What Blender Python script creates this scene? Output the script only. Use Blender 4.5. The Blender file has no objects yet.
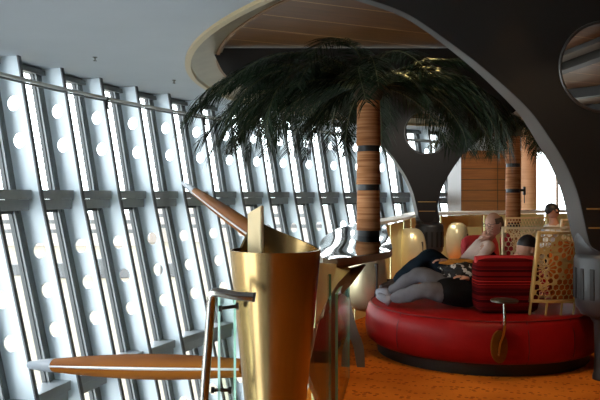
import bpy, bmesh, math, random
from mathutils import Vector, Matrix, noise as mnoise
random.seed(7)
S = bpy.context.scene
COL = S.collection
PI = math.pi
F = 700.0; EYE = 1.5; HZ = 195.0

def at(px, py, Y):
    return Vector(((px - 300) / F * Y, Y, EYE - (py - HZ) / F * Y))

# ------------------------------------------------------------------ materials
def nmat(name):
    m = bpy.data.materials.new(name); m.use_nodes = True
    nt = m.node_tree; b = nt.nodes['Principled BSDF']
    return m, nt, b

def mat(name, col, rough=.5, metal=0.0, noise=0.0, nscale=8.0, bump=0.0, bscale=60.0, spec=.5, coat=0.0, stretch=None):
    m, nt, b = nmat(name)
    b.inputs['Base Color'].default_value = (*col, 1)
    b.inputs['Roughness'].default_value = rough
    b.inputs['Metallic'].default_value = metal
    b.inputs['Specular IOR Level'].default_value = spec
    b.inputs['Coat Weight'].default_value = coat
    tc = nt.nodes.new('ShaderNodeTexCoord')
    src = tc.outputs['Object']
    if stretch:
        mp = nt.nodes.new('ShaderNodeMapping'); mp.inputs['Scale'].default_value = stretch
        nt.links.new(src, mp.inputs['Vector']); src = mp.outputs['Vector']
    if noise > 0:
        n = nt.nodes.new('ShaderNodeTexNoise'); n.inputs['Scale'].default_value = nscale; n.inputs['Detail'].default_value = 4
        r = nt.nodes.new('ShaderNodeValToRGB')
        r.color_ramp.elements[0].position = .3; r.color_ramp.elements[1].position = .7
        r.color_ramp.elements[0].color = (*[max(0, c * (1 - noise)) for c in col], 1)
        r.color_ramp.elements[1].color = (*[min(1, c * (1 + noise)) for c in col], 1)
        nt.links.new(src, n.inputs['Vector']); nt.links.new(n.outputs['Fac'], r.inputs['Fac'])
        nt.links.new(r.outputs['Color'], b.inputs['Base Color'])
    if bump > 0:
        n2 = nt.nodes.new('ShaderNodeTexNoise'); n2.inputs['Scale'].default_value = bscale; n2.inputs['Detail'].default_value = 3
        bp = nt.nodes.new('ShaderNodeBump'); bp.inputs['Strength'].default_value = bump; bp.inputs['Distance'].default_value = .01
        nt.links.new(src, n2.inputs['Vector']); nt.links.new(n2.outputs['Fac'], bp.inputs['Height'])
        nt.links.new(bp.outputs['Normal'], b.inputs['Normal'])
    return m

def bands(name, cols, axis, scale, rough=.5, rot=0, metal=0.0, sharp=False, distort=0.0, across=.04):
    """colour bands along one object axis, from a stretched noise or a wave"""
    m, nt, b = nmat(name)
    b.inputs['Roughness'].default_value = rough; b.inputs['Metallic'].default_value = metal; b.inputs['Specular IOR Level'].default_value = .03
    tc = nt.nodes.new('ShaderNodeTexCoord'); mp = nt.nodes.new('ShaderNodeMapping')
    sc = [across] * 3; sc['xyz'.index(axis)] = 1
    mp.inputs['Scale'].default_value = sc; mp.inputs['Rotation'].default_value = (0, 0, rot)
    n = nt.nodes.new('ShaderNodeTexNoise'); n.inputs['Scale'].default_value = scale; n.inputs['Detail'].default_value = 2
    n.inputs['Distortion'].default_value = distort
    r = nt.nodes.new('ShaderNodeValToRGB')
    if sharp: r.color_ramp.interpolation = 'CONSTANT'
    e = r.color_ramp.elements
    while len(e) < len(cols): e.new(.5)
    for i, c in enumerate(cols):
        e[i].position = .28 + .44 * i / (len(cols) - 1) if not sharp else .36 + .28 * i / len(cols)
        e[i].color = (*c, 1)
    nt.links.new(tc.outputs['Object'], mp.inputs['Vector']); nt.links.new(mp.outputs['Vector'], n.inputs['Vector'])
    nt.links.new(n.outputs['Fac'], r.inputs['Fac']); nt.links.new(r.outputs['Color'], b.inputs['Base Color'])
    return m

def seamed(name, base, seam, pitch, width, rot, rough=.45, seam_axis='y', noise=.25, pitch2=None):
    """boards with thin seams every `pitch` metres across object axis"""
    m, nt, b = nmat(name)
    b.inputs['Roughness'].default_value = rough
    N = nt.nodes.new; L = nt.links.new
    tc = N('ShaderNodeTexCoord'); mp = N('ShaderNodeMapping'); mp.inputs['Rotation'].default_value = (0, 0, rot)
    L(tc.outputs['Object'], mp.inputs['Vector'])
    sx = N('ShaderNodeSeparateXYZ'); L(mp.outputs['Vector'], sx.inputs[0])
    def line(sock, p):
        mo = N('ShaderNodeMath'); mo.operation = 'PINGPONG'; mo.inputs[1].default_value = p / 2
        L(sock, mo.inputs[0])
        lt = N('ShaderNodeMath'); lt.operation = 'LESS_THAN'; lt.inputs[1].default_value = width
        L(mo.outputs[0], lt.inputs[0]); return lt.outputs[0]
    fac = line(sx.outputs['XYZ'.index(seam_axis.upper())], pitch)
    if pitch2:
        f2 = line(sx.outputs[0], pitch2); mx = N('ShaderNodeMath'); mx.operation = 'MAXIMUM'
        L(fac, mx.inputs[0]); L(f2, mx.inputs[1]); fac = mx.outputs[0]
    mp2 = N('ShaderNodeMapping'); mp2.inputs['Scale'].default_value = (.6, 6, 12)
    L(mp.outputs['Vector'], mp2.inputs['Vector'])
    n = N('ShaderNodeTexNoise'); n.inputs['Scale'].default_value = 3; n.inputs['Detail'].default_value = 4
    L(mp2.outputs['Vector'], n.inputs['Vector'])
    r = N('ShaderNodeValToRGB')
    r.color_ramp.elements[0].position = .3; r.color_ramp.elements[1].position = .7
    r.color_ramp.elements[0].color = (*[c * (1 - noise) for c in base], 1)
    r.color_ramp.elements[1].color = (*[c * (1 + noise) for c in base], 1)
    L(n.outputs['Fac'], r.inputs['Fac'])
    mix = N('ShaderNodeMix'); mix.data_type = 'RGBA'
    L(fac, mix.inputs['Factor']); L(r.outputs['Color'], mix.inputs['A']); mix.inputs['B'].default_value = (*seam, 1)
    L(mix.outputs['Result'], b.inputs['Base Color'])
    return m

def carpet_mat():
    m, nt, b = nmat('patterned_carpet'); N = nt.nodes.new; L = nt.links.new
    b.inputs['Roughness'].default_value = .95; b.inputs['Specular IOR Level'].default_value = .1
    tc = N('ShaderNodeTexCoord'); mp = N('ShaderNodeMapping'); mp.inputs['Rotation'].default_value = (0, 0, .35)
    mp.inputs['Scale'].default_value = (1, 1.0, 1)
    L(tc.outputs['Object'], mp.inputs['Vector'])
    nz = N('ShaderNodeTexNoise'); nz.inputs['Scale'].default_value = 2.2; nz.inputs['Detail'].default_value = 1
    L(mp.outputs['Vector'], nz.inputs['Vector'])
    v = N('ShaderNodeTexVoronoi'); v.inputs['Scale'].default_value = 22; v.inputs['Randomness'].default_value = .55
    L(mp.outputs['Vector'], v.inputs['Vector'])
    w = N('ShaderNodeTexWave'); w.inputs['Scale'].default_value = 1.5; w.inputs['Distortion'].default_value = 5; w.inputs['Detail'].default_value = 1
    w.inputs['Detail Scale'].default_value = 1.2; w.bands_direction = 'Y'
    L(mp.outputs['Vector'], w.inputs['Vector'])
    lt = N('ShaderNodeMath'); lt.operation = 'LESS_THAN'; lt.inputs[1].default_value = .36
    L(v.outputs['Distance'], lt.inputs[0])
    gt = N('ShaderNodeMath'); gt.operation = 'GREATER_THAN'; gt.inputs[1].default_value = .5
    L(w.outputs['Fac'], gt.inputs[0])
    mu = N('ShaderNodeMath'); mu.operation = 'MULTIPLY'; L(lt.outputs[0], mu.inputs[0]); L(gt.outputs[0], mu.inputs[1])
    r = N('ShaderNodeValToRGB'); r.color_ramp.elements[0].color = (.60, .15, .012, 1); r.color_ramp.elements[1].color = (.76, .21, .018, 1)
    r.color_ramp.elements[0].position = .35; r.color_ramp.elements[1].position = .65
    L(nz.outputs['Fac'], r.inputs['Fac'])
    mix = N('ShaderNodeMix'); mix.data_type = 'RGBA'
    L(mu.outputs[0], mix.inputs['Factor']); L(r.outputs['Color'], mix.inputs['A']); mix.inputs['B'].default_value = (.40, .075, .008, 1)
    L(mix.outputs['Result'], b.inputs['Base Color'])
    return m

def glass_mat(name, tint=(1, 1, 1), ior=1.45, refl=1.0):
    m = bpy.data.materials.new(name); m.use_nodes = True; nt = m.node_tree
    for n in list(nt.nodes): nt.nodes.remove(n)
    N = nt.nodes.new; L = nt.links.new
    o = N('ShaderNodeOutputMaterial'); mx = N('ShaderNodeMixShader'); t = N('ShaderNodeBsdfTransparent'); g = N('ShaderNodeBsdfGlossy')
    t.inputs['Color'].default_value = (*tint, 1); g.inputs['Roughness'].default_value = .01
    fr = N('ShaderNodeFresnel'); ge = N('ShaderNodeNewGeometry'); mr = N('ShaderNodeMapRange')
    mr.inputs['To Min'].default_value = ior; mr.inputs['To Max'].default_value = 1 / ior      # same reflectance on both faces of a pane
    L(ge.outputs['Backfacing'], mr.inputs['Value']); L(mr.outputs['Result'], fr.inputs['IOR'])
    mu = N('ShaderNodeMath'); mu.operation = 'MULTIPLY'; mu.inputs[1].default_value = refl
    L(fr.outputs[0], mu.inputs[0]); L(mu.outputs[0], mx.inputs['Fac'])
    L(t.outputs[0], mx.inputs[1]); L(g.outputs[0], mx.inputs[2]); L(mx.outputs[0], o.inputs['Surface'])
    return m

def emit_mat(name, col, st):
    m, nt, b = nmat(name)
    b.inputs['Base Color'].default_value = (*col, 1)
    b.inputs['Emission Color'].default_value = (*col, 1); b.inputs['Emission Strength'].default_value = st
    return m

M = {}
M['fin'] = mat('pale_blue_paint', (.71, .795, .85), .45, noise=.03, nscale=3)
M['fin_edge'] = mat('fin_edge_grey', (.10, .105, .11), .5)
M['frame'] = mat('window_frame_grey', (.16, .175, .18), .4, noise=.05)
M['gasket'] = mat('window_gasket', (.035, .04, .042), .5)
M['transom'] = mat('transom_grey', (.30, .325, .35), .4, noise=.05)
M['pane'] = glass_mat('window_glass', (.985, .99, .985))
M['railglass'] = glass_mat('balustrade_glass', (.90, .95, .92), refl=1.0)
M['glassedge'] = mat('green_glass_edge', (.25, .55, .42), .15)
M['ceiling'] = mat('blue_grey_ceiling_paint', (.34, .375, .415), .6, noise=.03, nscale=1.2, spec=.5)
M['track'] = mat('brushed_steel_rail', (.55, .54, .50), .32, .8)
M['browncl'] = seamed('brown_ceiling_boards', (.11, .046, .012), (.45, .29, .13), .78, .011, -.433, .42)
M['brass'] = mat('brass', (.42, .285, .125), .27, 1.0, noise=.08, nscale=3, stretch=(8, 8, .4))
M['brass_rim'] = mat('pale_brass_rim', (.25, .19, .105), .36, .75, noise=.12, nscale=2.5)
M['brass_lip'] = mat('bright_brass_lip', (.40, .31, .175), .4, .3)
M['brass_gold'] = mat('sunny_brass_panel', (.80, .78, .40), .45, .15, noise=.08, nscale=4)  # pale yellow stands in for sunlight on the brass
M['brass_pale'] = mat('pale_satin_brass', (.80, .70, .45), .30, .5, noise=.08, nscale=4)
M['bronze'] = mat('dark_bronze', (.24, .12, .045), .35, .7, noise=.1)
M['polish'] = mat('polished_steel_ledge', (.22, .195, .17), .035, 1.0)
M['ledge_edge'] = mat('brown_ledge_edge', (.17, .125, .09), .42, .5)
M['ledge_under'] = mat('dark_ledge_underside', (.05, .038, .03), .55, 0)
M['postgrey'] = mat('warm_grey_metal', (.16, .13, .11), .4, .4)
M['brass_cream'] = mat('cream_brass', (.86, .68, .38), .4, .2, noise=.06, nscale=5)
M['yellow'] = mat('orange_yellow_cloth', (.62, .24, .025), .8, noise=.2, nscale=9)
M['white_rail'] = mat('white_rail_paint', (.82, .84, .86), .35)
M['steel'] = mat('satin_steel', (.36, .345, .31), .24, 1.0)
M['dsteel'] = mat('dark_steel', (.10, .095, .09), .35, .8)
M['ribface'] = mat('near_black_paint', (.007, .006, .005), .5, noise=.1, nscale=2)  # near black: the shade on the rib faces is put into this colour
M['ribside'] = mat('grey_metal_paint', (.062, .063, .064), .42, noise=.05)
M['collar'] = mat('collar_grey', (.045, .047, .05), .4, .3)
M['slot'] = mat('black_slot', (.006, .006, .006), .6)
M['goldline'] = mat('gold_inlay', (.85, .55, .2), .3, .8)
M['trunk'] = bands('ringed_palm_wood', [(.22, .085, .032), (.42, .18, .075), (.56, .28, .13)], 'z', 45, .45)
M['band'] = mat('black_band', (.012, .012, .012), .4)
M['frond'] = mat('dark_palm_leaf', (.010, .022, .009), .5, noise=.5, nscale=1.5, spec=.15)
M['frondstem'] = mat('palm_leaf_stem', (.07, .075, .025), .6)
M['husk'] = mat('palm_crown_fibre', (.05, .035, .02), .9, noise=.3)
M['strut'] = bands('oiled_strut_wood', [(.13, .036, .003), (.17, .052, .004), (.21, .070, .006)], 'z', 8, .6)
M['strutmetal'] = mat('strut_tip_metal', (.20, .225, .26), .45, 0)
M['inlay'] = mat('strut_inlay', (.42, .42, .42), .3, .4)
M['leather'] = mat('red_leather', (.27, .006, .006), .40, noise=.12, nscale=5, bump=.15, bscale=45, spec=.13)
M['seam'] = mat('dark_red_seam', (.09, .006, .008), .6)
M['plinth'] = mat('black_plinth', (.012, .012, .013), .5)
M['stripes'] = bands('striped_red_cloth', [(.03, .001, .003), (.24, .008, .006), (.05, .002, .003), (.11, .004, .004), (.03, .001, .002), (.34, .02, .014), (.10, .003, .004)], 'z', 13, .85, sharp=True, across=.002)
M['redcloth'] = mat('plain_red_cloth', (.38, .012, .016), .8, noise=.15)
M['lattice'] = mat('gilt_lattice', (.50, .31, .10), .38, .45, noise=.06)
M['latpale'] = mat('pale_gilt_lattice', (.80, .61, .34), .42, .25, noise=.06)
M['orange'] = bands('orange_cloth', [(.26, .04, .006), (.46, .10, .014), (.32, .06, .008)], 'x', 9, .8)
M['carpet'] = carpet_mat()
M['wood'] = seamed('wood_cladding', (.27, .09, .022), (.05, .025, .01), .27, .009, 0, .4, 'z', .2, .92)
M['woodpale'] = bands('pale_pink_wood', [(.55, .28, .15), (.66, .36, .21)], 'z', 20, .5)
M['darkwall'] = mat('dark_brown_wall', (.055, .035, .022), .7, noise=.1, nscale=2)
M['warmwall'] = mat('warm_brown_wall', (.17, .085, .035), .6, noise=.1, nscale=2)
M['lowfloor'] = mat('lower_hall_floor', (.30, .29, .27), .4)
M['slab'] = mat('slab_edge', (.10, .075, .05), .6)
M['apron'] = mat('sandy_concrete', (.150, .127, .092), .9, noise=.10, nscale=.15)
M['barrier'] = mat('grey_barrier', (.085, .087, .09), .8, noise=.2, nscale=.3)
M['facadeout'] = mat('pale_building', (.34, .30, .27), .8, noise=.1, nscale=.1)
M['skin'] = mat('skin', (.52, .27, .18), .5, noise=.06, nscale=20)
M['greyhair'] = mat('grey_brown_hair', (.10, .06, .04), .7, noise=.3, nscale=60)
M['blackhair'] = mat('black_hair', (.010, .009, .010), .5)
M['cream'] = mat('cream_pink_shirt', (.66, .47, .38), .8, noise=.08, nscale=12, bump=.4, bscale=14)
M['black'] = mat('black_cloth', (.007, .0075, .009), .9, spec=.08, noise=.2, bump=.4, bscale=18)
M['navy'] = mat('dark_blue_denim', (.010, .017, .025), .9, spec=.08, noise=.2, bump=.4, bscale=18)
M['greycloth'] = mat('grey_trouser_cloth', (.115, .112, .125), .9, spec=.1, noise=.15, nscale=10, bump=.5, bscale=16)
M['shoe'] = mat('dark_brown_shoe', (.03, .018, .014), .5)
M['sock'] = mat('pale_grey_shoe', (.30, .31, .36), .8)
M['white'] = mat('off_white', (.75, .73, .70), .6)
M['lens'] = mat('glasses_wire', (.03, .03, .03), .3, .5)
M['lamp'] = emit_mat('lamp_glow', (1.0, .62, .25), 12)
def pattern_mat():
    m, nt, b = nmat('black_white_print'); N = nt.nodes.new; L = nt.links.new
    b.inputs['Roughness'].default_value = .85
    tc = N('ShaderNodeTexCoord'); v = N('ShaderNodeTexNoise'); v.inputs['Scale'].default_value = 22; v.inputs['Detail'].default_value = 1
    L(tc.outputs['Object'], v.inputs['Vector'])
    r = N('ShaderNodeValToRGB'); r.color_ramp.interpolation = 'CONSTANT'
    r.color_ramp.elements[0].color = (.012, .012, .014, 1); r.color_ramp.elements[1].position = .60; r.color_ramp.elements[1].color = (.5, .47, .46, 1)
    L(v.outputs['Fac'], r.inputs['Fac']); L(r.outputs['Color'], b.inputs['Base Color'])
    return m
M['print'] = pattern_mat()

# ------------------------------------------------------------------ helpers
def link(name, me, mats, parent=None, loc=None, rz=0.0):
    o = bpy.data.objects.new(name, me); COL.objects.link(o)
    if mats is not None and not me.materials:
        for m in (mats if isinstance(mats, (list, tuple)) else [mats]): me.materials.append(m)
    if loc is not None: o.location = loc
    if rz: o.rotation_euler = (0, 0, rz)
    if parent: o.parent = parent
    return o

def finish(bm, name, smooth=False, angle=None):
    bmesh.ops.recalc_face_normals(bm, faces=bm.faces)
    me = bpy.data.meshes.new(name)
    bm.to_mesh(me); bm.free()
    if smooth:
        for p in me.polygons: p.use_smooth = True
        if angle is not None: me.set_sharp_from_angle(angle=math.radians(angle))
    return me

def box_bm(bm, x0, x1, y0, y1, z0, z1, bev=0.0):
    r = bmesh.ops.create_cube(bm, size=1)
    vs = r['verts']
    for v in vs:
        v.co = Vector((x0 if v.co.x < 0 else x1, y0 if v.co.y < 0 else y1, z0 if v.co.z < 0 else z1))
    if bev > 0:
        es = {e for v in vs for e in v.link_edges}
        bmesh.ops.bevel(bm, geom=list(es), offset=bev, segments=2, affect='EDGES', profile=.5)
    return vs

def boxes(name, lst, bev=0.0):
    bm = bmesh.new()
    for b in lst: box_bm(bm, *b, bev=bev)
    return finish(bm, name)

def tube_bm(bm, pts, rad, seg=12, cap=True, closed=False):
    pts = [Vector(p) for p in pts]; n = len(pts)
    rads = rad if isinstance(rad, (list, tuple)) else [rad] * n
    rings = []; up = None
    for i, p in enumerate(pts):
        if closed: t = (pts[(i + 1) % n] - pts[i - 1])
        else: t = (pts[min(i + 1, n - 1)] - pts[max(i - 1, 0)])
        t.normalize()
        if up is None:
            up = Vector((0, 0, 1)) if abs(t.z) < .9 else Vector((0, 1, 0))
        s = t.cross(up)
        if s.length < 1e-5: s = t.cross(Vector((1, 0, 0)))
        s.normalize(); up = s.cross(t).normalized()
        rings.append([bm.verts.new(p + (s * math.cos(2 * PI * k / seg) + up * math.sin(2 * PI * k / seg)) * rads[i]) for k in range(seg)])
    m = n if closed else n - 1
    for i in range(m):
        a, b = rings[i], rings[(i + 1) % n]
        for k in range(seg):
            bm.faces.new((a[k], a[(k + 1) % seg], b[(k + 1) % seg], b[k]))
    if cap and not closed:
        bm.faces.new(rings[0][::-1]); bm.faces.new(rings[-1])

def tube(name, pts, rad, seg=12, closed=False):
    bm = bmesh.new(); tube_bm(bm, pts, rad, seg, True, closed)
    return finish(bm, name, True, 50)

def lathe_bm(bm, prof, seg=32, cx=0, cy=0, closed=False, cap=True):
    rings = []
    for r, z in prof:
        rings.append([bm.verts.new((cx + r * math.cos(2 * PI * k / seg), cy + r * math.sin(2 * PI * k / seg), z)) for k in range(seg)])
    n = len(prof)
    for i in range(n if closed else n - 1):
        a, b = rings[i], rings[(i + 1) % n]
        for k in range(seg): bm.faces.new((a[k], a[(k + 1) % seg], b[(k + 1) % seg], b[k]))
    if cap and not closed:
        bm.faces.new(rings[0][::-1]); bm.faces.new(rings[-1])

def lathe(name, prof, seg=32, closed=False, angle=40):
    bm = bmesh.new(); lathe_bm(bm, prof, seg, closed=closed)
    return finish(bm, name, True, angle)

def flat2d(name, outlines, thick, bevel=0.0):
    """plate with holes: outlines in local XY, thickness along local Z"""
    cu = bpy.data.curves.new(name, 'CURVE'); cu.dimensions = '2D'; cu.fill_mode = 'BOTH'
    cu.extrude = thick / 2; cu.bevel_depth = bevel
    for pts in outlines:
        sp = cu.splines.new('POLY'); sp.points.add(len(pts) - 1); sp.use_cyclic_u = True
        for q, p in zip(sp.points, pts): q.co = (p[0], p[1], 0, 1)
    ob = bpy.data.objects.new(name, cu); COL.objects.link(ob)
    dg = bpy.context.evaluated_depsgraph_get()
    me = bpy.data.meshes.new_from_object(ob.evaluated_get(dg))
    bpy.data.objects.remove(ob); bpy.data.curves.remove(cu)
    me.name = name
    bm = bmesh.new(); bm.from_mesh(me)
    bmesh.ops.remove_doubles(bm, verts=bm.verts, dist=1e-5)
    bm.to_mesh(me); bm.free()
    return me

def xf(me, mtx):
    me.transform(mtx)
    if mtx.determinant() < 0: me.flip_normals()
    return me

def sidemats(me, axis, face_mat, side_mat, thr=.7):
    me.materials.append(face_mat); me.materials.append(side_mat)
    for p in me.polygons:
        p.material_index = 0 if abs(p.normal[axis]) > thr else 1

def circle(cx, cy, r, n=32, ph=0): return [(cx + r * math.cos(2 * PI * k / n + ph), cy + r * math.sin(2 * PI * k / n + ph)) for k in range(n)]

def tag(o, label, cat, group=None):
    o['label'] = label; o['category'] = cat
    if group: o['group'] = group
    return o

def thing(name, label, cat, loc=(0, 0, 0), rz=0.0, group=None):
    o = bpy.data.objects.new(name, None); COL.objects.link(o); o.empty_display_size = .1
    o.location = loc; o.rotation_euler = (0, 0, rz)
    return tag(o, label, cat, group)

def struct(name, me, mats, parent=None, **k):
    o = link(name, me, mats, parent, **k)
    if parent is None: o['kind'] = 'structure'
    return o

def dup(o, parent=None, loc=None, rz=None, label=None):
    c = o.copy(); COL.objects.link(c)
    if parent: c.parent = parent
    if loc is not None: c.location = loc
    if rz is not None: c.rotation_euler = (0, 0, rz)
    if label: c['label'] = label
    for ch in o.children: dup(ch, c)
    return c

def prism_xy(name, poly, z0, z1):
    bm = bmesh.new()
    a = [bm.verts.new((x, y, z0)) for x, y in poly]; b = [bm.verts.new((x, y, z1)) for x, y in poly]
    bm.faces.new(a[::-1]); bm.faces.new(b)
    n = len(poly)
    for i in range(n): bm.faces.new((a[i], a[(i + 1) % n], b[(i + 1) % n], b[i]))
    bmesh.ops.triangulate(bm, faces=[f for f in bm.faces if len(f.verts) > 4])
    return finish(bm, name)

# ------------------------------------------------------------------ camera
cam = bpy.data.cameras.new('camera'); cam.sensor_width = 36; cam.lens = 36 * F / 600
cam.shift_y = -(200 - HZ) / 600
co = bpy.data.objects.new('camera', cam); COL.objects.link(co)
co.location = (0, 0, EYE); co.rotation_euler = (PI / 2, 0, 0)
S.camera = co
cam.clip_end = 600

# ------------------------------------------------------------------ facade
UX, UY, RR = 16.885, 4.742, 21.575
A0 = math.radians(15.6); BAY = 1.05
def fpos(a, r=RR): return Vector((UX - r * math.cos(a), UY + r * math.sin(a), 0))
def q(z): return -.19 * (z - 1.5) if z > 1.5 else .235 * (1.5 - z)
W = .43
ZB, ZT = -7.7, 3.625
knots = [ZB, -4.58, -1.5, 1.5, ZT]
holes = []
for zt in (-4.58, -1.5, 1.58):
    for dz in ((.75, 1.32) if zt == 1.58 else (.99, 1.57, 2.16)):
        holes.append(zt + dz)
out = [(q(z), z) for z in (ZB, 1.5, ZT)] + [(q(z) - W, z) for z in (ZT, 1.5, ZB)]
fin_me = flat2d('facade_fin', [out] + [circle(q(z) - W * .52, z, .118, 28) for z in holes], .03)
xf(fin_me, Matrix.Rotation(PI / 2, 4, 'X'))           # XY plane -> XZ plane
fin_me.materials.append(M['fin'])
def slanted(name, lst):
    """boxes whose x is measured from the leaning inner fin line: (x0,x1,y0,y1,z0,z1)"""
    bm = bmesh.new()
    for x0, x1, y0, y1, z0, z1 in lst:
        zs = [z0] + [k for k in (1.5,) if z0 < k < z1] + [z1]
        rings = []
        for z in zs:
            rings.append([bm.verts.new((q(z) + x, y, z)) for x, y in ((x0, y0), (x1, y0), (x1, y1), (x0, y1))])
        bm.faces.new(rings[0][::-1]); bm.faces.new(rings[-1])
        for a, b in zip(rings, rings[1:]):
            for k in range(4): bm.faces.new((a[k], a[(k + 1) % 4], b[(k + 1) % 4], b[k]))
    return finish(bm, name)
edge_me = slanted('fin_edge', [(-.012, .014, -.034, .034, ZB, ZT)])
edge_me.materials.append(M['fin_edge'])
hb = BAY / 2
levels = [-4.33, -1.25, 1.58]
frame_me = slanted('window_frame', [(-W - .05, -W + .035, hb - .10, hb - .02, ZB, ZT), (-W - .05, -W + .02, -hb + .02, -hb + .06, ZB, ZT),
                                    (-W - .05, -W + .075, hb - .215, hb - .18, ZB, ZT), (-W - .05, -W + .055, hb - .145, hb - .125, ZB, ZT)])
gasket_me = slanted('window_gasket', [(-W - .045, -W + .02, hb - .185, hb - .095, ZB, ZT), (-W - .04, -W + .03, hb - .232, hb - .212, ZB, ZT), ] +
                    [(-W - .045, -W + .05, -hb + .02, hb - .1, z - .36, z - .31) for z in levels])
glass_me = slanted('glass', [(-W - .022, -W - .016, -hb + .02, hb - .02, ZB, ZT)])
tr = []
for z in levels:
    zc = z - .15
    xb = q(zc) - W
    tr += [(xb - .06, xb + .27, -hb + .02, hb - .02, z - .145, z), (xb - .06, xb + .23, -hb + .02, hb - .02, z - .31, z - .15)]
transom_me = boxes('transom', tr, .008)
head_me = slanted('header', [(-W - .06, -W + .12, -hb + .02, hb - .02, 3.50, 3.58), (-W - .06, -W + .06, -hb + .02, hb - .02, 3.58, ZT)])
ORD = ['first', 'second', 'third', 'fourth', 'fifth', 'sixth', 'seventh', 'eighth', 'ninth', 'tenth', 'eleventh', 'twelfth', 'thirteenth',
       'fourteenth', 'fifteenth', 'sixteenth', 'seventeenth', 'eighteenth', 'nineteenth', 'twentieth']
I0, I1 = -13, 16
wn = 0
for i in range(I0, I1 + 1):
    a = A0 + i * BAY / RR
    p = fpos(a)
    if -2 <= i <= 15:
        k = i + 2
        lab = f"pale blue perforated facade fin, {ORD[k]} of the row counted from the photo's left edge"
        if i == 4: lab = 'pale blue perforated facade fin touched by the tip of the raised wooden strut'
        if i == 0: lab = 'pale blue perforated facade fin touched by the tip of the low wooden strut'
        if i == 11: lab = 'pale blue perforated facade fin mostly hidden behind the nearer palm trunk'
        o = link('facade_fin', fin_me, None, None, p, -a)
        tag(o, lab, 'facade fin', 'perforated facade fins')
    else:
        o = struct(f'trim_{i - I0 + 1}', fin_me, None, None, loc=p, rz=-a)
    link('fin_edge', edge_me, None, o)
    if i < I1:
        wn += 1
        am = a + BAY / RR / 2
        wo = bpy.data.objects.new(f'window_{wn}', None); COL.objects.link(wo); wo['kind'] = 'structure'
        wo.location = fpos(am); wo.rotation_euler = (0, 0, -am)
        for nm, me, m in (('window_frame', frame_me, 'frame'), ('gasket', gasket_me, 'gasket'), ('glass', glass_me, 'pane'), ('transom', transom_me, 'transom'), ('header', head_me, 'frame')):
            link(nm, me, M[m], wo)

# curtain track under the ceiling
ZR = 3.25
def arc_pts(r, z, a0, a1, n): return [fpos(a0 + (a1 - a0) * k / n, r) + Vector((0, 0, z)) for k in range(n + 1)]
aS, aE = A0 - 8.5 * BAY / RR, A0 + 15.5 * BAY / RR
rt = thing('curtain_track', 'long curved twin steel rail running in front of the fin tops below the ceiling', 'rail')
bm = bmesh.new(); tube_bm(bm, arc_pts(RR + .30, ZR, aS, aE, 60), .030, 10)
link('rail', finish(bm, 'rail', True, 60), M['track'], rt)
bm = bmesh.new(); tube_bm(bm, arc_pts(RR + .315, ZR - .046, aS, aE, 60), .017, 8)
link('lower_rail', finish(bm, 'lower_rail', True, 60), M['frame'], rt)
br_me = boxes('bracket', [(-.10, .03, -.02, .02, -.035, .03), (-.0, .03, -.012, .012, -.17, -.02), (-.03, .05, -.02, .02, -.2, -.16)])
for i in range(-1, 14, 3):
    a = A0 + (i + .03) * BAY / RR
    link('bracket', br_me, M['dsteel'], rt, fpos(a, RR + .30) + Vector((0, 0, ZR)), -a)

# ------------------------------------------------------------------ ceiling with round opening
CX, CY, CR = 7.28, 12.61, 9.18
ZC, ZC2 = 3.62, 3.87
def ring_mesh(name, prof, seg=160, closed=True):
    bm = bmesh.new(); lathe_bm(bm, prof, seg, CX, CY, closed=closed, cap=False)
    return finish(bm, name, True, 35)
# the flat ceiling: facade line on one side, the opening on the other
cu_out = [(p.x, p.y) for p in arc_pts(RR + 1.0, 0, A0 - 14.2 * BAY / RR, A0 + 16.3 * BAY / RR, 60)] + [(17.6, 24.6), (17.6, -4.6)]
ce = flat2d('ceiling', [cu_out, circle(CX, CY, CR, 160)], .04)
xf(ce, Matrix.Translation((0, 0, ZC + .02)))
struct('ceiling', ce, M['ceiling'])
# rounded cove where the ceiling meets the facade
bm = bmesh.new()
prs = [[RR + .62 - .30 * math.sin(t * PI / 2), ZC - .0 - .13 * (1 - math.cos(t * PI / 2))] for t in (0,)]
tr1 = thing('ceiling_rim', 'broad pale brass rim around the round ceiling opening', 'ceiling rim')
link('band', ring_mesh('band', [(CR - .02, ZC - .005), (CR - .06, ZC + .015), (CR - .30, ZC + .10), (CR - .54, ZC + .16), (CR - .54, ZC + .22), (CR, ZC + .10)]), M['brass_rim'], tr1)
link('lip', ring_mesh('lip', [(CR + .05, ZC), (CR + .05, ZC - .045), (CR - .04, ZC - .045), (CR - .05, ZC + .01)]), M['brass_lip'], tr1)
# recess above the opening
bm = bmesh.new(); lathe_bm(bm, [(CR - .45, ZC2 + .02), (CR - .45, ZC + .12), (CR - .50, ZC + .12), (CR - .50, ZC2 + .02)], 120, CX, CY, closed=True)
struct('wall_recess', finish(bm, 'wall_recess', True, 40), M['warmwall'])
cl = flat2d('ceiling_recess', [circle(CX, CY, CR - .40, 120)], .04); xf(cl, Matrix.Translation((0, 0, ZC2 + .03)))
struct('ceiling_recess', cl, M['browncl'])
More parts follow.
